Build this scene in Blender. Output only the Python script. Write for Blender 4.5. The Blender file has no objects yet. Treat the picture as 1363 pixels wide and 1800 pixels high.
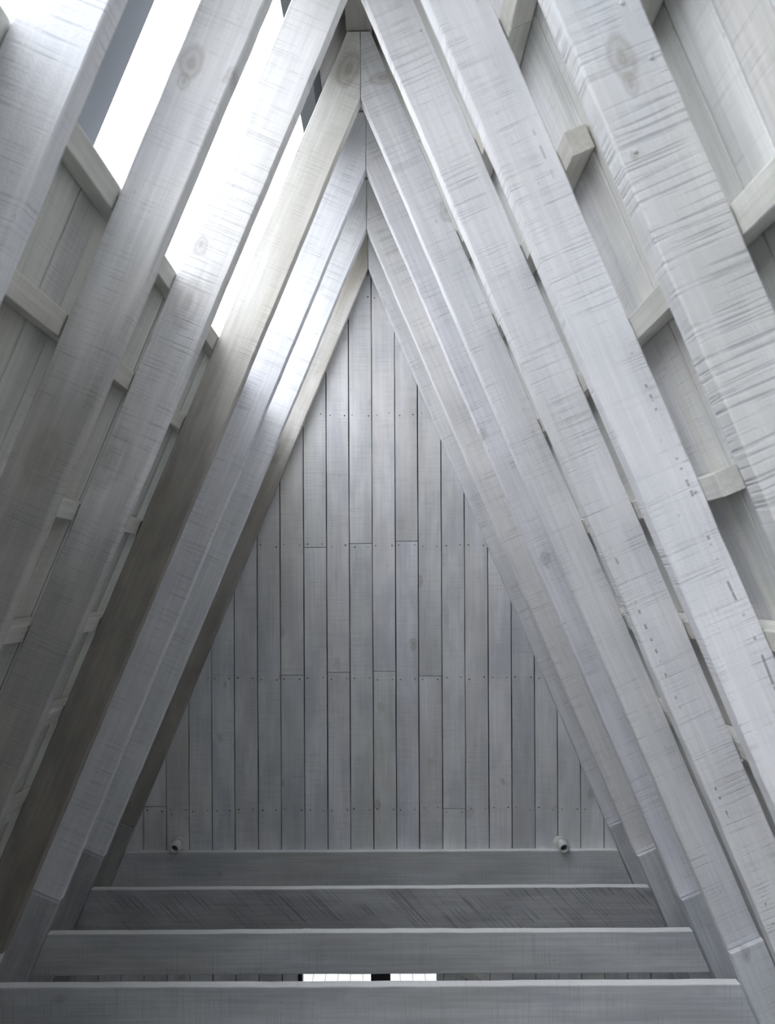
import bpy, bmesh, math, random
from mathutils import Vector, Matrix

sc = bpy.context.scene
COL = sc.collection
R = random.Random(7)

# ---------------------------------------------------------------- camera
EYE = 3.85            # eye height above the floor
CX = 0.081            # the camera stands a little right of the ridge line
F_PX = 1640.0         # focal length in pixels of a 1363 x 1800 frame
VPX, VPY = 676.0, 1035.0
ROLL = 0.005

cd = bpy.data.cameras.new('camera')
cam = bpy.data.objects.new('camera', cd)
COL.objects.link(cam)
cam.location = (CX, 0.0, EYE)
cam.rotation_euler = (math.pi / 2, ROLL, 0.0)
cd.sensor_fit = 'VERTICAL'
cd.sensor_height = 36.0
cd.lens = 36.0 * F_PX / 1800.0
cd.shift_x = (681.5 - VPX) / 1800.0
cd.shift_y = (VPY - 900.0) / 1800.0
cd.clip_start = 0.05
cd.dof.use_dof = True
cd.dof.focus_distance = 4.3
cd.dof.aperture_fstop = 5.6
sc.camera = cam

# ---------------------------------------------------------------- sky and exposure
world = bpy.data.worlds.new('overcast_sky')
sc.world = world
world.use_nodes = True
wn = world.node_tree.nodes
bg = wn['Background']
bg.inputs['Color'].default_value = (0.955, 0.962, 1.0, 1)
# overcast sky: three times as bright overhead as at the horizon, for every direction alike
_tc = wn.new('ShaderNodeTexCoord')
_sp = wn.new('ShaderNodeSeparateXYZ')
_mr = wn.new('ShaderNodeMapRange')
_mr.inputs['From Min'].default_value = 0.0
_mr.inputs['From Max'].default_value = 1.0
_mr.inputs['To Min'].default_value = 0.55
_mr.inputs['To Max'].default_value = 1.65
world.node_tree.links.new(_tc.outputs['Generated'], _sp.inputs[0])
world.node_tree.links.new(_sp.outputs['Z'], _mr.inputs['Value'])
world.node_tree.links.new(_mr.outputs['Result'], bg.inputs['Strength'])
sc.view_settings.view_transform = 'Standard'
sc.view_settings.look = 'None'
sc.view_settings.gamma = 1.0
sc.view_settings.use_curve_mapping = False
sc.view_settings.exposure = 2.52
sc.cycles.diffuse_bounces = 6
sc.cycles.max_bounces = 10
sc.cycles.transparent_max_bounces = 16


# ---------------------------------------------------------------- helpers
def link(o, parent=None):
    COL.objects.link(o)
    if parent is not None:
        o.parent = parent
        o.matrix_parent_inverse = parent.matrix_world.inverted()
    return o


def tag(o, label=None, cat=None, group=None, kind=None):
    if label:
        o['label'] = label
    if cat:
        o['category'] = cat
    if group:
        o['group'] = group
    if kind:
        o['kind'] = kind
    return o


def basis(ex, ey, origin):
    ex = Vector(ex).normalized()
    ey = Vector(ey).normalized()
    ez = ex.cross(ey).normalized()
    m = Matrix((ex, ey, ez)).transposed().to_4x4()
    m.translation = Vector(origin)
    return m


def rough_outline(pts, step, amp, rnd):
    """subdivide the long edges of an outline and let them waver a little"""
    out = []
    n = len(pts)
    for i in range(n):
        a = Vector(pts[i]); b = Vector(pts[(i + 1) % n])
        L = (b - a).length
        out.append(a)
        k = int(L / step)
        if k < 3:
            continue
        d = (b - a) / L
        nrm = Vector((-d.y, d.x))
        ph = [rnd.uniform(0, 6.28) for _ in range(3)]
        for j in range(1, k):
            s = L * (j + rnd.uniform(-.25, .25)) / k
            w = math.sin(s * 2.1 + ph[0]) * .9 + math.sin(s * 9 + ph[1]) * .35 + rnd.uniform(-.7, .7)
            fade = min(1.0, s / .15, (L - s) / .15)
            out.append(a + d * s + nrm * w * amp * fade)
    return out


def prism(name, M, pts, z0, z1, mat, parent=None, bevel=.002, step=None, amp=0.0, tint=None, rnd=R):
    """prism on a local outline, local x along the grain, extruded over local z"""
    if step:
        pts = rough_outline(pts, step, amp, rnd)
    bm = bmesh.new()
    lo = [bm.verts.new((p[0], p[1], z0)) for p in pts]
    hi = [bm.verts.new((p[0], p[1], z1)) for p in pts]
    f0 = bm.faces.new(lo); f1 = bm.faces.new(hi)
    n = len(pts)
    for i in range(n):
        bm.faces.new((lo[i], lo[(i + 1) % n], hi[(i + 1) % n], hi[i]))
    bmesh.ops.recalc_face_normals(bm, faces=bm.faces)
    if bevel:
        bmesh.ops.bevel(bm, geom=list(set(f0.edges) | set(f1.edges)), offset=bevel, segments=1,
                        affect='EDGES', profile=.5)
    me = bpy.data.meshes.new(name)
    bm.to_mesh(me); bm.free()
    me.materials.append(mat)
    o = bpy.data.objects.new(name, me)
    o.matrix_world = M
    if tint:
        o.color = (*tint, 1)
    link(o)
    if parent is not None:
        o.parent = parent
        o.matrix_parent_inverse = parent.matrix_world.inverted()
    return o


def rect(x0, x1, y0, y1):
    return [(x0, y0), (x1, y0), (x1, y1), (x0, y1)]


def boxes(name, lst, mat, parent=None):
    bm = bmesh.new()
    for M, (x0, x1, y0, y1, z0, z1) in lst:
        v = [bm.verts.new(M @ Vector((x, y, z))) for x in (x0, x1) for y in (y0, y1) for z in (z0, z1)]
        for q in ((0, 1, 3, 2), (4, 6, 7, 5), (0, 4, 5, 1), (2, 3, 7, 6), (0, 2, 6, 4), (1, 5, 7, 3)):
            bm.faces.new([v[i] for i in q])
    bmesh.ops.recalc_face_normals(bm, faces=bm.faces)
    me = bpy.data.meshes.new(name)
    bm.to_mesh(me); bm.free()
    me.materials.append(mat)
    o = bpy.data.objects.new(name, me)
    return link(o, parent)


def lathe(name, M, prof, mat, parent=None, seg=28, smooth=True):
    bm = bmesh.new()
    rings = []
    for r, h in prof:
        rings.append([bm.verts.new((r * math.cos(6.28318 * i / seg), r * math.sin(6.28318 * i / seg), h))
                      for i in range(seg)])
    for a, b in zip(rings, rings[1:]):
        for i in range(seg):
            f = bm.faces.new((a[i], a[(i + 1) % seg], b[(i + 1) % seg], b[i]))
            f.smooth = smooth
    bm.faces.new(rings[0]); bm.faces.new(rings[-1])
    bmesh.ops.recalc_face_normals(bm, faces=bm.faces)
    me = bpy.data.meshes.new(name)
    bm.to_mesh(me); bm.free()
    me.materials.append(mat)
    o = bpy.data.objects.new(name, me)
    o.matrix_world = M
    link(o)
    if parent is not None:
        o.parent = parent
        o.matrix_parent_inverse = parent.matrix_world.inverted()
    return o


def at(px, py, depth):
    """the point of the vertical plane at this depth that stands at a place of the photograph"""
    dx, dy = px - VPX, py - VPY
    x = dx + ROLL * dy
    y = dy - ROLL * dx
    return CX + x * depth / F_PX, EYE - y * depth / F_PX


# ---------------------------------------------------------------- section of the A-frame
TAN = .425                       # sideways run per metre of height
HALF_IN = .74                    # half width inside the rafters at eye height
HALF_OUT = .883                  # half width outside the rafters at eye height
LEN = math.hypot(1.0, TAN)
SX, SZ = TAN / LEN, -1.0 / LEN   # down the slope (right side)
NX, NZ = 1.0 / LEN, TAN / LEN    # outward normal (right side)
THICK = .055
SOFFIT = EYE + 1.98
DEPTH = [5.067, 4.507, 3.871, 3.311, 2.641, 2.080, 1.466]   # front faces of the seven rafter pairs
Y_NEAR, Y_WALL = -5.0, 5.128


SHIFT = [.002, .004, .0135, .006, .002, .001, 0.0]           # how far each pair leans off the centre line


def on_rafter(side, i, px, py):
    """where a place of the photograph falls on the face of a rafter, in its own x (down) and y"""
    x, z = at(px, py, DEPTH[i])
    ox, oz = side * .0012 + SHIFT[i], EYE + HALF_IN / TAN
    dx, dz = x - ox, z - oz
    return (dx * side * SX + dz * SZ, -dx * SZ + dz * side * SX)


# ---------------------------------------------------------------- materials
def wood(name, white=(.86, .865, .875), grey=(.68, .695, .72), warm=(.68, .645, .59), saw=.5, saw_tilt=0.0,
         grain=.5, knots=.5, stain=.45, dash=None, bump=.5, saw_f=150.0, bare=None, spots=()):
    m = bpy.data.materials.new(name)
    m.use_nodes = True
    nt = m.node_tree
    N, L = nt.nodes, nt.links
    bs = N['Principled BSDF']
    bs.inputs['Roughness'].default_value = .72
    bs.inputs['Specular IOR Level'].default_value = .25

    def val(x):
        n = N.new('ShaderNodeValue'); n.outputs[0].default_value = x
        return n.outputs[0]

    def math_(op, a, b=None, c=None, clamp=False):
        n = N.new('ShaderNodeMath'); n.operation = op; n.use_clamp = clamp
        for i, v in enumerate((a, b, c)):
            if v is None:
                continue
            if isinstance(v, (int, float)):
                n.inputs[i].default_value = v
            else:
                L.new(v, n.inputs[i])
        return n.outputs[0]

    def ramp(v, a, b, lo=0.0, hi=1.0):
        n = N.new('ShaderNodeMapRange'); n.interpolation_type = 'SMOOTHSTEP'
        L.new(v, n.inputs[0])
        n.inputs[1].default_value = a; n.inputs[2].default_value = b
        n.inputs[3].default_value = lo; n.inputs[4].default_value = hi
        return n.outputs[0]

    def vmul(v, s):
        n = N.new('ShaderNodeVectorMath'); n.operation = 'MULTIPLY'
        L.new(v, n.inputs[0]); n.inputs[1].default_value = s
        return n.outputs[0]

    def noise(v, scale=1.0, detail=3.0, rough=.55, dist=0.0):
        n = N.new('ShaderNodeTexNoise')
        n.inputs['Scale'].default_value = scale
        n.inputs['Detail'].default_value = detail
        n.inputs['Roughness'].default_value = rough
        n.inputs['Distortion'].default_value = dist
        L.new(v, n.inputs['Vector'])
        return n.outputs['Fac']

    def mix(f, a, b, mode='MIX'):
        n = N.new('ShaderNodeMix'); n.data_type = 'RGBA'; n.blend_type = mode
        for s, v in ((n.inputs[0], f), (n.inputs[6], a), (n.inputs[7], b)):
            if isinstance(v, (int, float)):
                s.default_value = v
            elif isinstance(v, tuple):
                s.default_value = (*v, 1)
            else:
                L.new(v, s)
        return n.outputs[2]

    tc = N.new('ShaderNodeTexCoord')
    oi = N.new('ShaderNodeObjectInfo')
    off = N.new('ShaderNodeVectorMath'); off.operation = 'MULTIPLY_ADD'
    comb = N.new('ShaderNodeCombineXYZ')
    L.new(oi.outputs['Random'], comb.inputs[0]); L.new(oi.outputs['Random'], comb.inputs[1])
    L.new(oi.outputs['Random'], comb.inputs[2])
    L.new(comb.outputs[0], off.inputs[0]); off.inputs[1].default_value = (61.0, 17.0, 29.0)
    L.new(tc.outputs['Object'], off.inputs[2])
    P = off.outputs[0]
    sep = N.new('ShaderNodeSeparateXYZ'); L.new(tc.outputs['Object'], sep.inputs[0])

    patch = noise(vmul(P, (2.3, 7, 7)), detail=3)
    patch2 = noise(vmul(P, (4.5, 13, 13)), detail=2)
    hue = noise(vmul(P, (1.1, 4, 4)), detail=2)
    streak = noise(vmul(P, (2.2, 75, 75)), detail=3, rough=.7)
    # saw marks run across the board
    sp = N.new('ShaderNodeSeparateXYZ'); L.new(P, sp.inputs[0])
    warp = noise(vmul(P, (3, 9, 9)), detail=1)
    sx = math_('MULTIPLY_ADD', sp.outputs[1], saw_tilt, sp.outputs[0])
    sx = math_('MULTIPLY_ADD', warp, .004, sx)
    cb = N.new('ShaderNodeCombineXYZ')
    L.new(math_('MULTIPLY', sx, saw_f), cb.inputs[0])
    L.new(math_('MULTIPLY', sp.outputs[1], 3.0), cb.inputs[1])
    L.new(math_('MULTIPLY', sp.outputs[2], 3.0), cb.inputs[2])
    sawn = noise(cb.outputs[0], detail=2, rough=.65)
    sawmask = ramp(patch2, .38, .62, .15, 1.0)
    sawline = math_('MULTIPLY', ramp(sawn, .50, .68), sawmask)
    fine = noise(vmul(P, (170, 260, 260)), detail=1)

    col = mix(ramp(patch, .36, .66), white, grey)
    col = mix(math_('MULTIPLY', ramp(hue, .46, .68), stain), col, warm)
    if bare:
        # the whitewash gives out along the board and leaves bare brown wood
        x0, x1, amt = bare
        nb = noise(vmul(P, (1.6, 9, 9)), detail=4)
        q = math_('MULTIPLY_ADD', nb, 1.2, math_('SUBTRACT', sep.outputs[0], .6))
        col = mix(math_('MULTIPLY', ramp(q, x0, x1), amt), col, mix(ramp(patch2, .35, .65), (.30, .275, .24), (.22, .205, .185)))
    # knots
    vo = N.new('ShaderNodeTexVoronoi'); vo.feature = 'F1'; vo.voronoi_dimensions = '2D'
    wob = N.new('ShaderNodeVectorMath'); wob.operation = 'ADD'
    nz = N.new('ShaderNodeTexNoise'); nz.inputs['Scale'].default_value = 19; nz.inputs['Detail'].default_value = 3
    L.new(P, nz.inputs['Vector'])
    sc_ = vmul(nz.outputs['Color'], (.06, .05, .05))
    L.new(P, wob.inputs[0]); L.new(sc_, wob.inputs[1])
    L.new(vmul(wob.outputs[0], (3.4, 5.4, 5.4)), vo.inputs['Vector'])
    vo.inputs['Scale'].default_value = 1.0
    vc = N.new('ShaderNodeSeparateColor'); L.new(vo.outputs['Color'], vc.inputs[0])
    on = ramp(vc.outputs[0], .72 - .3 * (knots - .5), .95 - .3 * (knots - .5))
    size = math_('MULTIPLY_ADD', vc.outputs[1], .13, .05)
    d = math_('DIVIDE', vo.outputs['Distance'], size)
    blot = math_('MULTIPLY', ramp(d, 1.0, .35), on)
    ring = math_('MULTIPLY_ADD', math_('SINE', math_('MULTIPLY', d, 13.0)), .16, .50)
    kf = math_('MULTIPLY', math_('MULTIPLY', blot, ring), knots * 1.25, clamp=True)
    col = mix(kf, col, (.30, .265, .225))
    for (kx, ky, rx, ry, amt) in spots:
        qx = math_('DIVIDE', math_('SUBTRACT', math_('MULTIPLY_ADD', nz.outputs['Fac'], .03, sep.outputs[0]), kx + .015), rx)
        qy = math_('DIVIDE', math_('SUBTRACT', math_('MULTIPLY_ADD', patch2, .02, sep.outputs[1]), ky + .01), ry)
        qd = math_('SQRT', math_('ADD', math_('MULTIPLY', qx, qx), math_('MULTIPLY', qy, qy)))
        rg = math_('MULTIPLY_ADD', math_('SINE', math_('MULTIPLY', qd, 11.0)), .22, .6)
        col = mix(math_('MULTIPLY', math_('MULTIPLY', ramp(qd, 1.0, .45), rg), amt), col, (.33, .29, .24))
    # streaks, saw marks and dirt as tone
    g = math_('MULTIPLY_ADD', ramp(streak, .33, .67), grain * .28, 1.0 - grain * .20)
    col = mix(1.0, col, g, 'MULTIPLY')
    sf = math_('MULTIPLY', sawline, saw * .55)
    col = mix(sf, col, (.33, .34, .355))
    speck = math_('MULTIPLY', ramp(noise(vmul(P, (34, 48, 48)), detail=2, rough=.7), .70, .78), .35)
    col = mix(speck, col, (.27, .26, .25))
    if dash:
        # a line of feed-roller dents along the board
        nl = noise(vmul(P, (5, .1, .1)), detail=1)
        y = math_('MULTIPLY_ADD', nl, .02, sep.outputs[1])
        band = ramp(math_('ABSOLUTE', math_('SUBTRACT', y, dash[0] + .01)), .0042, .0012)
        gate = ramp(noise(vmul(P, (40, .2, .2)), detail=2), .52, .58)
        gate = math_('MULTIPLY', gate, ramp(noise(vmul(P, (1.6, .2, .2)), detail=1), .42, .50))
        gate = math_('MULTIPLY', gate, ramp(sep.outputs[0], dash[1], dash[1] + .1))
        col = mix(math_('MULTIPLY', math_('MULTIPLY', band, gate), .7), col, (.22, .22, .23))
    col = mix(1.0, col, oi.outputs['Color'], 'MULTIPLY')
    L.new(col, bs.inputs['Base Color'])
    # relief
    h = math_('MULTIPLY_ADD', sawline, -saw, math_('MULTIPLY', streak, grain * .5))
    h = math_('MULTIPLY_ADD', fine, .35, h)
    bp = N.new('ShaderNodeBump')
    bp.inputs['Strength'].default_value = bump
    bp.inputs['Distance'].default_value = .004
    L.new(h, bp.inputs['Height'])
    L.new(bp.outputs[0], bs.inputs['Normal'])
    return m


def plain(name, col, rough=.6, metal=0.0, var=.12, scale=9.0):
    m = bpy.data.materials.new(name)
    m.use_nodes = True
    N, L = m.node_tree.nodes, m.node_tree.links
    bs = N['Principled BSDF']
    tc = N.new('ShaderNodeTexCoord')
    nz = N.new('ShaderNodeTexNoise'); nz.inputs['Scale'].default_value = scale; nz.inputs['Detail'].default_value = 4
    L.new(tc.outputs['Object'], nz.inputs['Vector'])
    mr = N.new('ShaderNodeMapRange'); L.new(nz.outputs['Fac'], mr.inputs[0])
    mr.inputs[1].default_value = .3; mr.inputs[2].default_value = .7
    mr.inputs[3].default_value = 1 - var; mr.inputs[4].default_value = 1 + var
    mx = N.new('ShaderNodeVectorMath'); mx.operation = 'SCALE'
    mx.inputs[0].default_value = col
    L.new(mr.outputs[0], mx.inputs['Scale'])
    L.new(mx.outputs[0], bs.inputs['Base Color'])
    bs.inputs['Roughness'].default_value = rough
    bs.inputs['Metallic'].default_value = metal
    return m


def glass(name, tint=(.93, .945, .945)):
    m = bpy.data.materials.new(name)
    m.use_nodes = True
    N, L = m.node_tree.nodes, m.node_tree.links
    N.remove(N['Principled BSDF'])
    out = N['Material Output']
    tr = N.new('ShaderNodeBsdfTransparent'); tr.inputs[0].default_value = (*tint, 1)
    gl = N.new('ShaderNodeBsdfGlossy'); gl.inputs['Roughness'].default_value = .02
    lw = N.new('ShaderNodeLayerWeight')
    pw = N.new('ShaderNodeMath'); pw.operation = 'POWER'; pw.inputs[1].default_value = 5.0
    ad = N.new('ShaderNodeMath'); ad.operation = 'MULTIPLY_ADD'
    ad.inputs[1].default_value = .9; ad.inputs[2].default_value = .04      # Schlick reflection
    L.new(lw.outputs['Facing'], pw.inputs[0]); L.new(pw.outputs[0], ad.inputs[0])
    mx = N.new('ShaderNodeMixShader')
    L.new(ad.outputs[0], mx.inputs[0]); L.new(tr.outputs[0], mx.inputs[1]); L.new(gl.outputs[0], mx.inputs[2])
    L.new(mx.outputs[0], out.inputs[0])
    return m


W1 = dict(white=(.925, .925, .945), grey=(.835, .84, .87), warm=(.82, .80, .76))
M_RAFT = wood('whitewashed_rafter', **W1, saw=.55, grain=.32, knots=.5, stain=.22)
M_RAFT_DASH = wood('whitewashed_rafter_dented', **W1, saw=.5, grain=.3, knots=.4, stain=.22, dash=(.104, .2))
M_RAFT_DASH2 = wood('whitewashed_rafter_dented_low', **W1, saw=.55, grain=.3, knots=.4, stain=.22, dash=(.028, 1.75))
M_ROUGH = wood('rough_sawn_rafter', saw=1.0, grain=.3, knots=.4, bump=.4, saw_f=115, grey=(.66, .675, .70), white=(.82, .825, .84),
               spots=[(*on_rafter(1, 6, 1102, 105), .05, .03, .7), (*on_rafter(1, 6, 1118, 150), .025, .015, .6),
                      (*on_rafter(1, 6, 1124, 278), .012, .008, .7)])
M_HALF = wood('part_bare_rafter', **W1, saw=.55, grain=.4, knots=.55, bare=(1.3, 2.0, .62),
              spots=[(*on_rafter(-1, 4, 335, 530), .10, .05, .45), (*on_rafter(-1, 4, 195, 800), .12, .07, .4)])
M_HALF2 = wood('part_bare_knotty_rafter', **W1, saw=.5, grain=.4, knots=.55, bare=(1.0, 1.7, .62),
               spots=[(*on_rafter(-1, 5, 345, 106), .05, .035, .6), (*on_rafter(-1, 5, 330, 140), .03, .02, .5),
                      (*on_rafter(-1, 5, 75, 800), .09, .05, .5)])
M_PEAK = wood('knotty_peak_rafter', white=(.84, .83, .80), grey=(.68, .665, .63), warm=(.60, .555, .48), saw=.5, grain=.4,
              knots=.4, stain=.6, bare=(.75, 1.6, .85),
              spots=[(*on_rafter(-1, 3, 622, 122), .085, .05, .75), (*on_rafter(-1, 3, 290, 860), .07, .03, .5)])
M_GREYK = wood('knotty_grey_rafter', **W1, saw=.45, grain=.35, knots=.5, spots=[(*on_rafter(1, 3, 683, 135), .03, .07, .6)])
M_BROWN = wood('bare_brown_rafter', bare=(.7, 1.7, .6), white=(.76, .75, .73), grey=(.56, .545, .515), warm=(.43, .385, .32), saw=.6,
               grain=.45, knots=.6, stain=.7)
M_TIE = wood('grey_tie_beam', white=(.76, .77, .785), grey=(.60, .615, .64), warm=(.60, .585, .55), saw=.4, grain=.55, knots=.45, saw_f=190)
M_TOP = wood('brightened_tie_top', white=(.94, .94, .94), grey=(.88, .88, .88), warm=(.86, .85, .83), saw=.2, grain=.15, knots=.1, stain=.2)  # whiter colour that brightens the tie-beam tops
M_TIE_ROUGH = wood('rough_tie_beam', white=(.62, .63, .645), grey=(.47, .48, .50), warm=(.46, .46, .455), saw=1.2, saw_tilt=.95, grain=.6,
                   knots=.5, bump=.9, saw_f=120)
M_PLANK = wood('whitewashed_plank', saw=.4, grain=.3, knots=.62, stain=.4, saw_f=260)
M_ROOF = wood('roof_plank', white=(.76, .76, .755), grey=(.60, .605, .60), saw=.3, grain=.42, knots=.3, stain=.5)
M_BATT = wood('batten_wood', white=(.76, .755, .73), grey=(.64, .635, .61), saw=.3, grain=.5, knots=.15, stain=.5)
M_DARK = plain('dark_underlay', (.035, .035, .037), .9)
M_SLATE = plain('slate_blue_paint', (.33, .36, .41), .55, var=.08, scale=3)
M_SLATE_D = plain('slate_blue_paint_dark', (.13, .145, .17), .5, var=.08, scale=3)
M_BLACK = plain('black_frame_paint', (.025, .026, .028), .5)
M_LAMP = plain('cream_lamp_enamel', (.80, .80, .78), .45)
M_LAMPD = plain('dark_lamp_recess', (.04, .04, .042), .35)
M_NAIL = plain('nail_steel', (.12, .115, .11), .55, .3)
M_NAILW = plain('painted_nail', (.6, .61, .63), .5)
M_FLOOR = plain('dark_floor', (.09, .09, .095), .7)
M_DECK = wood('pale_deck', white=(.22, .222, .226), grey=(.17, .172, .176), warm=(.18, .176, .168), saw=.1, grain=.4, knots=.3)
M_FRONT = plain('grey_gable', (.08, .08, .085), .8)
M_GROUND = plain('dull_ground', (.105, .108, .09), .9, var=.3, scale=.8)
M_GLASS = glass('clear_glass')
M_GLASS_T = glass('tinted_skylight_glass', (.84, .85, .85))

def x_in(z):
    return HALF_IN - (z - EYE) * TAN


def x_out(z):
    return HALF_OUT - (z - EYE) * TAN


def z_out(t):                    # height of the outer rafter plane at half width t
    return EYE + (HALF_OUT - t) / TAN


def slope_basis(side, t, y, off=0.0):
    """origin on the outer rafter plane, x down the slope, y along the ridge, z = outward or inward"""
    ex = (side * SX, 0, SZ)
    ey = (0, 1, 0)
    o = (side * (t + NX * off), y, z_out(t) + NZ * off)
    return basis(ex, ey, o)


# ---------------------------------------------------------------- setting: floor, back wall, roof sides
fl = boxes('floor', [(Matrix(), (-2.75, 2.75, Y_NEAR, 5.25, -.12, 0))], M_FLOOR)
tag(fl, 'dark floor far below the tie beams', kind='structure')

gd = boxes('ground', [(Matrix(), (-60, 60, -60, 60, -.35, -.15))], M_GROUND)
tag(gd, 'dull grey ground outside the building', kind='structure')

# back wall: dark backing with every board on it
Yw = Y_WALL + .022
DOOR_L, DOOR_R = at(517, 1720, Y_WALL)[0], at(762, 1720, Y_WALL)[0]
HEAD = 2.06
bm = bmesh.new()
def quad(pts, y):
    return bm.faces.new([bm.verts.new((x, y, z)) for x, z in pts])
ztop = EYE + 2.2
qs = [[(-x_out(0) - .1, 0), (DOOR_L, 0), (DOOR_L, HEAD), (-x_out(HEAD) - .1, HEAD)],
      [(DOOR_R, 0), (x_out(0) + .1, 0), (x_out(HEAD) + .1, HEAD), (DOOR_R, HEAD)],
      [(-x_out(HEAD) - .1, HEAD), (x_out(HEAD) + .1, HEAD), (.04, ztop), (-.04, ztop)]]
fs = [quad(q, Yw) for q in qs]
ret = bmesh.ops.extrude_face_region(bm, geom=fs)
for v in [g for g in ret['geom'] if isinstance(g, bmesh.types.BMVert)]:
    v.co.y += .05
bmesh.ops.recalc_face_normals(bm, faces=bm.faces)
me = bpy.data.meshes.new('wall_back'); bm.to_mesh(me); bm.free(); me.materials.append(M_DARK)
wall_back = link(bpy.data.objects.new('wall_back', me))
tag(wall_back, 'gable wall of vertical whitewashed boards behind the last rafters', kind='structure')

EDGES = [248, 288.5, 328.5, 369, 409, 450, 490.5, 532, 572.5, 612.5, 653, 693.5, 733.5, 774.5, 815, 856, 896.5, 937,
         977, 1017, 1058]
EDGES = [248 - 40.6 * k for k in range(9, 0, -1)] + EDGES + [1058 + 40.6 * k for k in range(1, 10)]
JOINT = {532: [961], 612.5: [955], 693.5: [952], 490.5: [1185], 572.5: [1181], 653: [1180], 733.5: [1189],
         774.5: [1423], 248: [1414]}
TONE = {490.5: (.86, .88, .90), 896.5: (.86, .87, .89), 693.5: (.98, .98, 1.03), 572.5: (1.02, 1.02, 1.04)}
rp = random.Random(21)
cols = []
for a, b in zip(EDGES, EDGES[1:]):
    xa, xb = at(a, 1490, Y_WALL)[0] + .0024, at(b, 1490, Y_WALL)[0] - .0024
    js = sorted(at(a, y, Y_WALL)[1] for y in JOINT.get(a, []))
    spans = []
    lo = 0.0
    if xa < DOOR_R and xb > DOOR_L:
        lo = HEAD
        if xa < DOOR_L - .02:
            spans.append((xa, DOOR_L, 0.0, HEAD - .002, None))
        if xb > DOOR_R + .02:
            spans.append((DOOR_R, xb, 0.0, HEAD - .002, None))
    zs = [lo] + js + [None]
    for k in range(len(zs) - 1):
        spans.append((xa, xb, zs[k] + (.0015 if k else 0), (zs[k + 1] - .0015) if zs[k + 1] else None, k))
    for (x0, x1, z0, z1, k) in spans:
        if z1 is None:
            za, zb = EYE + (HALF_OUT + .03 - abs(x0)) / TAN, EYE + (HALF_OUT + .03 - abs(x1)) / TAN
            if x0 < 0 < x1:
                pts = [(z0, -x0), (za, -x0), (EYE + (HALF_OUT + .03) / TAN - .03, 0), (zb, -x1), (z0, -x1)]
            else:
                pts = [(z0, -x0), (za, -x0), (zb, -x1), (z0, -x1)]
            if min(za, zb) < z0 + .05:
                continue
        else:
            pts = [(z0, -x0), (z1, -x0), (z1, -x1), (z0, -x1)]
        v = rp.uniform(.92, 1.04)
        tint = (v * rp.uniform(.98, 1.01), v, v * rp.uniform(.99, 1.03))
        if k == 0 and a in TONE:
            tint = TONE[a]
        dz = rp.uniform(-.0015, .0015)
        M = basis((0, 0, 1), (-1, 0, 0), (0, Yw + dz, 0))     # local z = towards +y ... see cross product
        s = 1 if M.col[2].y > 0 else -1
        prism('plank', M, [(p[0], p[1]) for p in pts], *sorted((0.0, -.022 * s)), M_PLANK, wall_back, bevel=.0012,
              step=.16, amp=.0007, tint=tint, rnd=rp)
    cols.append((xa, xb, js))

# nails in four rows
bm = bmesh.new()
for row in (520, 725, 955, 1189, 1419):
    for xa, xb, js in cols:
        for x in (xa + .021, xb - .021):
            zz = at(x, row, Y_WALL)[1] + rp.uniform(-.008, .008)
            xx = x + rp.uniform(-.006, .006)
            if abs(xx) > x_in(zz) + .05:
                continue
            for j in js:
                if abs(zz - j) < .016:
                    zz = j + math.copysign(.019, zz - j)
            r = rp.uniform(.003, .0048)
            bmesh.ops.create_cone(bm, cap_ends=True, segments=8, radius1=r, radius2=r * .8, depth=.003,
                                  matrix=Matrix.Translation((xx, Yw - .0235, zz)) @ Matrix.Rotation(math.pi / 2, 4, 'X'))
me = bpy.data.meshes.new('nail_heads'); bm.to_mesh(me); bm.free(); me.materials.append(M_NAIL)
nh = link(bpy.data.objects.new('nail_heads', me), wall_back)
nh['kind'] = 'stuff'

# near gable, added unseen behind the camera to shut out light from that end
wf = boxes('wall_front', [(Matrix(), (-2.7, 2.7, Y_NEAR - .06, Y_NEAR - .01, 0, EYE + 2.2))], M_FRONT)
tag(wf, 'near gable wall added behind the camera to keep light out', kind='structure')

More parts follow.
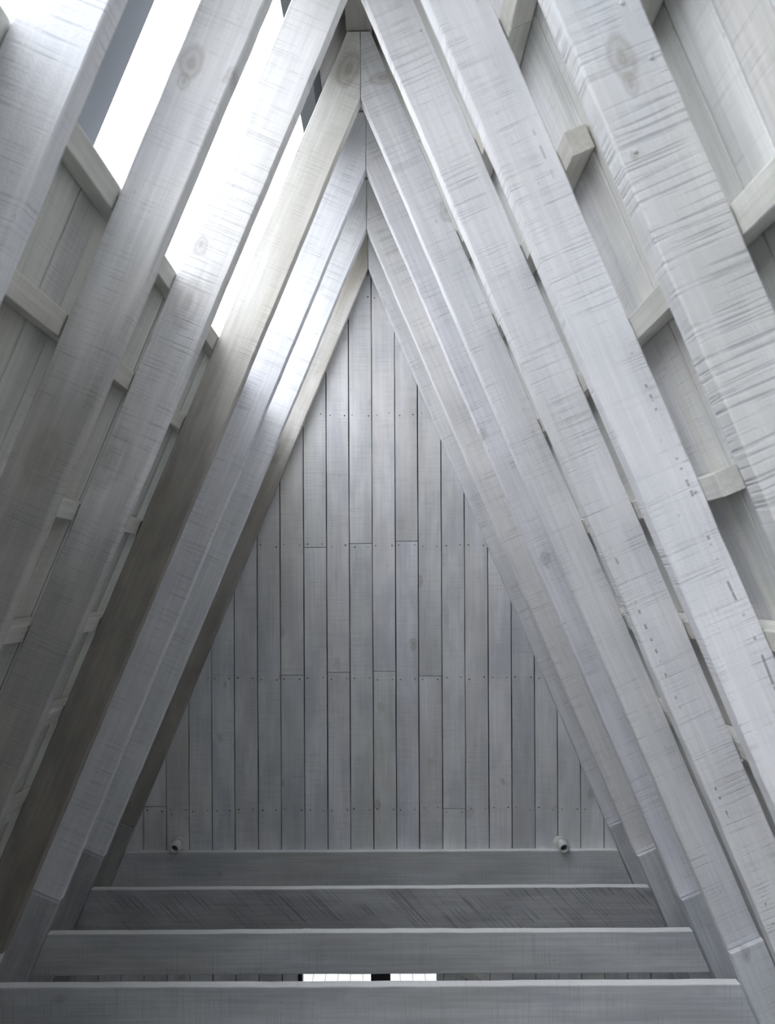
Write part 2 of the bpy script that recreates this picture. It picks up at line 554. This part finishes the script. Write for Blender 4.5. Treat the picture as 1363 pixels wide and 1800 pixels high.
# roof sides
PITCH = .1275
walls = {}
REAR_Y, REAR_T1 = .8, 1.1     # unseen glazing behind the camera, enlarged downwards to let in more light
SKY_T0, SKY_T1 = .1155, .500     # half widths between which the skylight opens
for side, nm in ((-1, 'wall_left'), (1, 'wall_right')):
    o0 = .058 + .020 + .004
    t_end = 2.505
    lst = []
    if side == 1:
        M = slope_basis(1, -.06, 0, o0)
        zs = (0, .02) if M.col[2].x * NX > 0 else (-.02, 0)
        lst.append((M, (0, (t_end + .06) / SX, Y_NEAR, 5.2, *zs)))
    else:
        M = slope_basis(-1, SKY_T1 + .006, 0, o0)
        zs = (0, .02) if M.col[2].x < 0 else (-.02, 0)
        lst.append((M, (0, (t_end - SKY_T1 - .006) / SX, REAR_Y, 5.2, *zs)))
        lst.append((M, ((REAR_T1 - SKY_T1) / SX, (t_end - SKY_T1 - .006) / SX, Y_NEAR, REAR_Y, *zs)))
        M = slope_basis(-1, -.06, 0, o0)
        lst.append((M, (0, .148 / SX, Y_NEAR, 5.2, *zs)))
        # capping over the ridge
        lst.append((Matrix.Translation((0, 0, EYE + 2.33)), (-.16, .16, Y_NEAR, 5.2, -.03, -.01)))
    w = boxes(nm, lst, M_DARK)
    tag(w, 'left roof side of boards under the skylight' if side < 0 else 'right roof side of whitewashed boards',
        kind='structure')
    walls[side] = w
    n = int((5.19 - Y_NEAR) / PITCH)
    for k in range(n):
        y0 = Y_NEAR + .02 + k * PITCH
        if y0 < (REAR_Y if side < 0 else -.3):
            continue        # out of view; the right side keeps bare dark underlay to cut bounced light
        t0 = -.045 if side == 1 else (SKY_T1 + .004 if y0 > REAR_Y else REAR_T1 + .004)
        dz = rp.uniform(-.002, .002)
        M = slope_basis(side, t0, y0, .058)
        out = M.col[2].x * side > 0
        z0, z1 = (0 + dz, .02 + dz) if out else (-.02 - dz, -dz)
        v = rp.uniform(.88, 1.05)
        if side < 0:
            tint = (v * rp.uniform(.97, 1.02), v, v * rp.uniform(.95, 1.0))
        else:
            tint = (v, v * 1.0, v * rp.uniform(.98, 1.03))
        prism('plank', M, rect(0, (t_end - t0) / SX, .0018, PITCH - .0018), z0, z1, M_ROOF, w, bevel=.0015,
              step=.3, amp=.001, tint=tint, rnd=rp)

# board along the ridge above the skylight
M = slope_basis(-1, -.042, Y_NEAR, .058)
out = M.col[2].x * -1 > 0
prism('plank', M, rect(0, (.090 + .042) / SX, 0, 5.19 - Y_NEAR), *((0, .02) if out else (-.02, 0)), M_BATT, walls[-1],
      step=.2, amp=.001)

# ---------------------------------------------------------------- skylight
MUL0, MUL1 = 1.86, 2.03
M = slope_basis(-1, 0, 0, 0)
sg = 1 if M.col[2].x < 0 else -1
def sky_piece(name, t0, t1, y0, y1, o0, o1, mat, parent):
    zz = sorted((sg * o0, sg * o1))
    return prism(name, slope_basis(-1, t0, y0), rect(0, (t1 - t0) / SX, 0, y1 - y0), zz[0], zz[1], mat, parent,
                 bevel=.002)
win = sky_piece('window_1', .092, SKY_T0, Y_NEAR, 5.18, .056, .135, M_SLATE_D, None)
tag(win, 'long skylight with slate blue frame in the left roof side', kind='structure')
sky_piece('bottom_rail', SKY_T1 + .001, SKY_T1 + .018, REAR_Y, 5.18, .10, .135, M_SLATE, win)
sky_piece('mullion', SKY_T0 + .002, SKY_T1 + .002, MUL0, MUL1, .070, .125, M_SLATE, win)
sky_piece('mullion_lip', SKY_T0 + .002, SKY_T1 + .002, MUL1 + .001, MUL1 + .03, .082, .125, M_SLATE_D, win)
sky_piece('jamb', SKY_T0 + .002, SKY_T1, 5.12, 5.18, .06, .135, M_SLATE, win)
sky_piece('pane', SKY_T0 - .02, SKY_T1 + .012, MUL1 + .032, 5.12, .137, .143, M_GLASS_T, win)
sky_piece('pane', SKY_T0 - .02, SKY_T1 + .012, REAR_Y, MUL0 - .002, .137, .143, M_GLASS, win)
sky_piece('pane', SKY_T0 - .02, REAR_T1 + .012, Y_NEAR, REAR_Y - .002, .137, .143, M_GLASS, win)  # unseen pane, enlarged for the light it lets in

# ---------------------------------------------------------------- lower door and the deck beyond it
door = boxes('door_1', [(Matrix(), (DOOR_L + .001, DOOR_R - .001, Y_WALL + .001, Y_WALL + .075, HEAD - .04, HEAD - .001))],
             M_BLACK)
tag(door, 'dark framed doorway below the beams, open to the pale deck', kind='structure')
dl2, dpl, dpr = at(525, 1720, Y_WALL)[0], at(645.5, 1720, Y_WALL)[0], at(680, 1720, Y_WALL)[0]
for nm, x0, x1 in (('side_frame', DOOR_L + .001, dl2), ('centre_post', dpl, dpr), ('side_frame', DOOR_R - .001, DOOR_R + .004)):
    boxes(nm, [(Matrix(), (x0, x1, Y_WALL + .001, Y_WALL + .075, 0, HEAD - .041))], M_BLACK, door)
for x0, x1 in ((dl2 + .001, dpl - .001), (dpr + .001, DOOR_R - .002)):
    boxes('pane', [(Matrix(), (x0, x1, Y_WALL + .035, Y_WALL + .041, .02, HEAD - .041))], M_GLASS, door)

deck = bpy.data.objects.new('exterior_deck', None)
deck.location = (0, 8.5, 0)
link(deck)
bpy.context.view_layer.update()
tag(deck, 'pale daylit timber deck seen through the doorway far below', 'deck')
xk = at(543, 1720, 9.2)[0]
for k in range(-11, 15):
    x0 = xk + k * .1236
    prism('plank', basis((0, 1, 0), (-1, 0, 0), (x0, 5.32, -.03)), rect(0, 6.5, -.1216, -.002), *(0, .028), M_DECK, deck,
          bevel=.002, tint=(rp.uniform(.94, 1.02),) * 3)

# ---------------------------------------------------------------- rafters
def rafter_points(z_low, side, cut=True, sh=0.0):
    """outline in the frame plane, x given for the right side"""
    zi = EYE + HALF_IN / TAN
    xo = x_out(SOFFIT)
    si = side * sh                       # the inner edge leans with the pair, the outer edge carries the battens
    if cut:      # square cut at the lower end, level z_low on the inner edge
        xi_low = x_in(z_low) + si
        w = (HALF_OUT - HALF_IN - si) / LEN
        low = [(xi_low, z_low), (xi_low + NX * w, z_low + NZ * w)]
    else:
        low = [(x_in(z_low) + si, z_low), (x_out(z_low), z_low)]
    g = .0012 + si
    pts = [(g, zi), low[0], low[1], (xo, SOFFIT), (g, SOFFIT)]
    return [(side * x, z) for x, z in pts]


def frame_timber(name, side, pts, y0, y1, mat, tint, seed, amp=.0013, bevel=.003):
    ex = Vector((side * SX, 0, SZ))
    ey = Vector((-ex.z, 0, ex.x))
    org = Vector(pts[0]).to_3d()
    org = Vector((pts[0][0], y0, pts[0][1]))
    M = basis(ex, ey, org)
    loc = []
    Mi = M.inverted()
    for x, z in pts:
        p = Mi @ Vector((x, y0, z))
        loc.append((p.x, p.y))
    zz = sorted((0.0, (Mi @ Vector((pts[0][0], y1, pts[0][1]))).z))
    return prism(name, M, loc, zz[0], zz[1], mat, bevel=bevel, step=.05, amp=amp, tint=tint, rnd=random.Random(seed))


ORD = ['farthest', 'second farthest', 'third farthest', 'fourth', 'fifth', 'sixth', 'nearest']
SPEC = {   # (side, index) : material, tint, label
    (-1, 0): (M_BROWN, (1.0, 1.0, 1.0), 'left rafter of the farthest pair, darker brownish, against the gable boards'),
    (1, 0): (M_RAFT, (.96, .97, .99), 'right rafter of the farthest pair, against the gable boards'),
    (-1, 1): (M_RAFT, (.98, .99, 1.0), 'left rafter of the second pair from the gable, grooved saw lines'),
    (1, 1): (M_RAFT, (1.0, .99, .985), 'right rafter of the second pair from the gable, faintly cream'),
    (-1, 2): (M_RAFT, (.97, .98, 1.02), 'left rafter of the third pair from the gable, bluish white, bright above'),
    (1, 2): (M_RAFT, (.98, .98, 1.02), 'right rafter of the third pair from the gable, bluish grey'),
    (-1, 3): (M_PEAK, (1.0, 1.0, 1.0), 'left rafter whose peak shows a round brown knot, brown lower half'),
    (1, 3): (M_GREYK, (.98, .985, 1.0), 'right rafter meeting the knotty-peaked left rafter at the ridge'),
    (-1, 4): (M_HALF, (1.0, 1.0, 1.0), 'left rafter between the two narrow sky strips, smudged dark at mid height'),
    (1, 4): (M_RAFT_DASH2, (1.0, 1.0, 1.01), 'right rafter with dashed dents low down, left of the first batten slots'),
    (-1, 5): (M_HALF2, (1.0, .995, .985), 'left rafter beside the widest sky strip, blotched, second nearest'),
    (1, 5): (M_RAFT_DASH, (1.0, 1.0, 1.02), 'right rafter with a long dashed line of dents, second nearest'),
    (-1, 6): (M_RAFT, (.96, .97, 1.0), 'nearest left rafter, blurred, filling the upper left corner'),
    (1, 6): (M_ROUGH, (.93, .935, .96), 'nearest right rafter, blurred, with strong dark saw lines and a knot'),
}
CUT_Z = EYE - 1.29
rafters = {}
for i, Y in enumerate(DEPTH):
    for side in (-1, 1):
        mat, tint, label = SPEC[(side, i)]
        cut = i < 4
        # the near pairs run on to the floor below the picture
        pts = rafter_points(CUT_Z if cut else .0, side, cut, SHIFT[i])
        # small builder's offset of each pair, as the apexes show
        o = frame_timber('rafter', side, pts, Y, Y + THICK, mat, tint, 100 + i * 2 + side)
        tag(o, label, 'rafter', 'rafters of the A-frame')
        rafters[(side, i)] = o

def nail_on(o, px, py, Y, r=.005):
    x, z = at(px, py, Y)
    n = lathe('nail_head', basis((1, 0, 0), (0, 0, 1), (x, Y + .0005, z)), [(r, -.001), (r, .002), (r * .6, .0035)], M_NAILW, o, seg=10)
for px, py in ((1104, 9), (1154, 106), (1125, 270)):
    nail_on(rafters[(1, 6)], px, py, DEPTH[6], .004)
for px, py in ((1224, 870), (1302, 1343)):
    nail_on(rafters[(1, 5 if py < 1000 else 4)], px, py, DEPTH[5 if py < 1000 else 4], .004)
for px, py in ((750, 55), (745, 249)):
    nail_on(rafters[(1, 4 if py < 100 else 3)], px, py, DEPTH[4 if py < 100 else 3], .004)
for px, py in ((1157, 1127 - 0), ):
    pass

# lower legs: each rafter of the four far pairs is butted on a leg that stands 25 mm proud
for i in range(4):
    Y = DEPTH[i]
    for side in (-1, 1):
        si = side * SHIFT[i]
        w = (HALF_OUT - HALF_IN - si) / LEN
        xi = x_in(CUT_Z) + si
        g = .0015
        pts = [(xi + SX * g, CUT_Z + SZ * g), (x_in(0) + si, 0), (x_out(0), 0), (xi + NX * w + SX * g, CUT_Z + NZ * w + SZ * g)]
        pts = [(side * x, z) for x, z in pts]
        side_n = 'left' if side < 0 else 'right'
        lab = {0: 'square-topped %s post under the farthest rafter, against the gable boards',
               1: '%s post under the second rafter from the gable',
               2: '%s post under the third rafter from the gable',
               3: '%s post under the fourth rafter from the gable, at the picture\'s lower corner'}[i] % side_n
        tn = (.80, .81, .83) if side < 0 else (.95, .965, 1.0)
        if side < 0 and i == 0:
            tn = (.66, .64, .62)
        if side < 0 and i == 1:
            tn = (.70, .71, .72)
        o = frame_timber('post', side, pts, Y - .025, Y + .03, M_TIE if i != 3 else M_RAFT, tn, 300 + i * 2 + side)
        tag(o, lab, 'post', 'posts under the rafters')

# ---------------------------------------------------------------- tie beams
TIE_LABEL = ['tie beam farthest away, just under the two small spotlights',
             'rough tie beam second from the gable, with diagonal saw marks',
             'tie beam third from the gable, with a crescent knot at left',
             'nearest tie beam, along the bottom edge of the picture']
TOPS = [1.433, 1.4547, 1.4354, 1.4197]
TIE_TINT = [(.93, .94, .95), (.92, .92, .93), (.93, .94, .95), (.95, .96, .98)]
for i in range(4):
    Y = DEPTH[i] + .02
    zt = EYE - TOPS[i]
    zb = zt - (.195 if i < 2 else .172)
    h = SHIFT[i]
    pts = [(-x_in(zt) + h + .002, zt), (x_in(zt) + h - .002, zt), (x_in(zb) + h - .002, zb), (-x_in(zb) + h + .002, zb)]
    M = basis((1, 0, 0), (0, 0, 1), (0, Y, zt))
    s = 1 if M.col[2].y > 0 else -1
    loc = [(x, z - zt) for x, z in pts]
    o = prism('tie_beam', M, loc, *sorted((0, s * .052)), M_TIE_ROUGH if i == 1 else M_TIE, step=.07, amp=.0012,
              bevel=.0025, tint=TIE_TINT[i], rnd=random.Random(400 + i))
    # brightness of the beam tops, put into a whiter colour on upward faces
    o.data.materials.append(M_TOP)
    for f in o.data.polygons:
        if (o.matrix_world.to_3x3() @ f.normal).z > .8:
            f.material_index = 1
    tag(o, TIE_LABEL[i], 'tie beam', 'tie beams across the A-frame')

# ---------------------------------------------------------------- ridge beam
o = prism('ridge_beam', basis((0, 1, 0), (-1, 0, 0), (0, Y_NEAR, SOFFIT + .004)), rect(0, 5.12 - Y_NEAR, -.045, .045), 0, .112,
          M_BROWN, step=.12, amp=.001)
tag(o, 'ridge beam overhead, its underside showing above the knotty rafter peak', 'beam')

# ---------------------------------------------------------------- battens across the outside of the rafters
ROWS_R = [(.362, 'cut by the top edge of the picture, jointed beside the sixth rafter'),
          (.489, 'with a cut end beside the nearest rafter, high up'),
          (.648, 'long and unbroken, below the upper cut end'),
          (.802, 'with a cut end and lit top, at mid height'),
          (.9456, 'at eye level, below the middle cut end'),
          (1.090, 'lowest in view, showing a lit chip between the near rafters')]
ROWS_L = [(.5219, 'directly under the skylight'), (.642, 'second below the skylight'),
          (.800, 'third below the skylight'), (.946, 'fourth below the skylight, at eye level'),
          (1.082, 'fifth below the skylight, by two dark slots'), (1.225, 'lowest, near the picture\'s left edge')]
def batten(side, t, y0, y1, label, seed):
    """t: half width of its lower inner edge"""
    rr = random.Random(seed)
    hgt = .054
    M = basis((0, 1, 0), (side * SX, 0, SZ), (side * t, y0, z_out(t)))
    outw = M.col[2].x * side > 0
    z = (0.003, .055) if outw else (-.055, -.003)
    v = rr.uniform(.94, 1.03)
    o = prism('batten', M, rect(0, y1 - y0, -hgt, 0), *z, M_BATT, step=.15, amp=.001, bevel=.002,
              tint=(v, v, v * .98), rnd=rr)
    tag(o, label, 'batten', 'left battens behind the rafters' if side < 0 else 'right battens behind the rafters')
    return o
sd = 500
for t, txt in ROWS_R:
    sd += 1
    if t in (.489, .802):
        y_c = 2.005 if t == .489 else 1.985
        batten(1, t, y_c, 5.12, 'right batten ' + txt, sd)
        if t == .489:
            batten(1, t, Y_NEAR, 1.62, 'short right batten beyond the nearest rafter, in the top right corner', sd + 50)
    elif t == .362:
        batten(1, t, 2.052, 5.12, 'right batten ' + txt, sd)
        batten(1, t, 1.0, 2.0495, 'near length of the right batten jointed beside the sixth rafter, at the top edge', sd + 50)
    else:
        batten(1, t, Y_NEAR, 5.12, 'right batten ' + txt, sd)
for t, txt in ROWS_L:
    sd += 1
    batten(-1, t, REAR_Y, 5.12, 'left batten ' + txt, sd)

# ---------------------------------------------------------------- brace on the back wall beside the doorway
xa, za = at(822, 1706, Y_WALL)
xb, zb = at(862, 1734, Y_WALL)
d = Vector((xb - xa, 0, zb - za)).normalized()
p0 = Vector((xa, Y_WALL - .003, za)) - d * .15
L_ = .62
M = basis(d, (-d.z, 0, d.x), p0)
s = 1 if M.col[2].y > 0 else -1
o = prism('brace', M, rect(0, L_, -.045, .0), *sorted((0, -s * .04)), M_BATT, step=.1, amp=.001)
tag(o, 'pale diagonal brace glimpsed in the gap beside the doorway', 'brace')

# ---------------------------------------------------------------- two small spotlights on the back wall
def spot(px, py, label, aim):
    x, z = at(px, py, Y_WALL - .02)
    Yf = Y_WALL - .0012
    r = bpy.data.objects.new('spotlight', None)
    r.location = (x, Yf, z)
    link(r)
    bpy.context.view_layer.update()
    tag(r, label, 'spotlight', 'spotlights on the gable wall')
    M = basis((1, 0, 0), (0, 0, 1), (x, Yf, z))     # local z = -y, towards the camera
    lathe('base_plate', M, [(.038, 0), (.038, .010), (.034, .015), (.02, .016)], M_LAMP, r)
    lathe('neck', M, [(.013, .011), (.013, .034)], M_LAMP, r, seg=16)
    a = Vector(aim).normalized()
    ex = a.cross(Vector((0, 0, 1))).normalized()
    ey = a.cross(ex).normalized()
    Mh = Matrix((ex, ey, ex.cross(ey))).transposed().to_4x4()
    if Mh.col[2].to_3d().dot(a) < 0:
        ey = -ey
        Mh = Matrix((ex, ey, ex.cross(ey))).transposed().to_4x4()
    Mh.translation = Vector((x, Yf - .034, z))
    lathe('lamp_head', Mh, [(.012, -.016), (.021, -.012), (.0265, .0), (.0275, .040), (.0275, .052), (.0195, .052),
                            (.0185, .034), (.017, .033)], M_LAMP, r)
    lathe('lens', Mh, [(.0172, .0335), (.0172, .0355), (.010, .037)], M_LAMPD, r)
spot(309, 1479, 'small round spotlight on the gable boards, at left above the farthest beam', (-.16, -1, -.24))
spot(982, 1485, 'small round spotlight on the gable boards, at right above the farthest beam', (.14, -1, -.25))
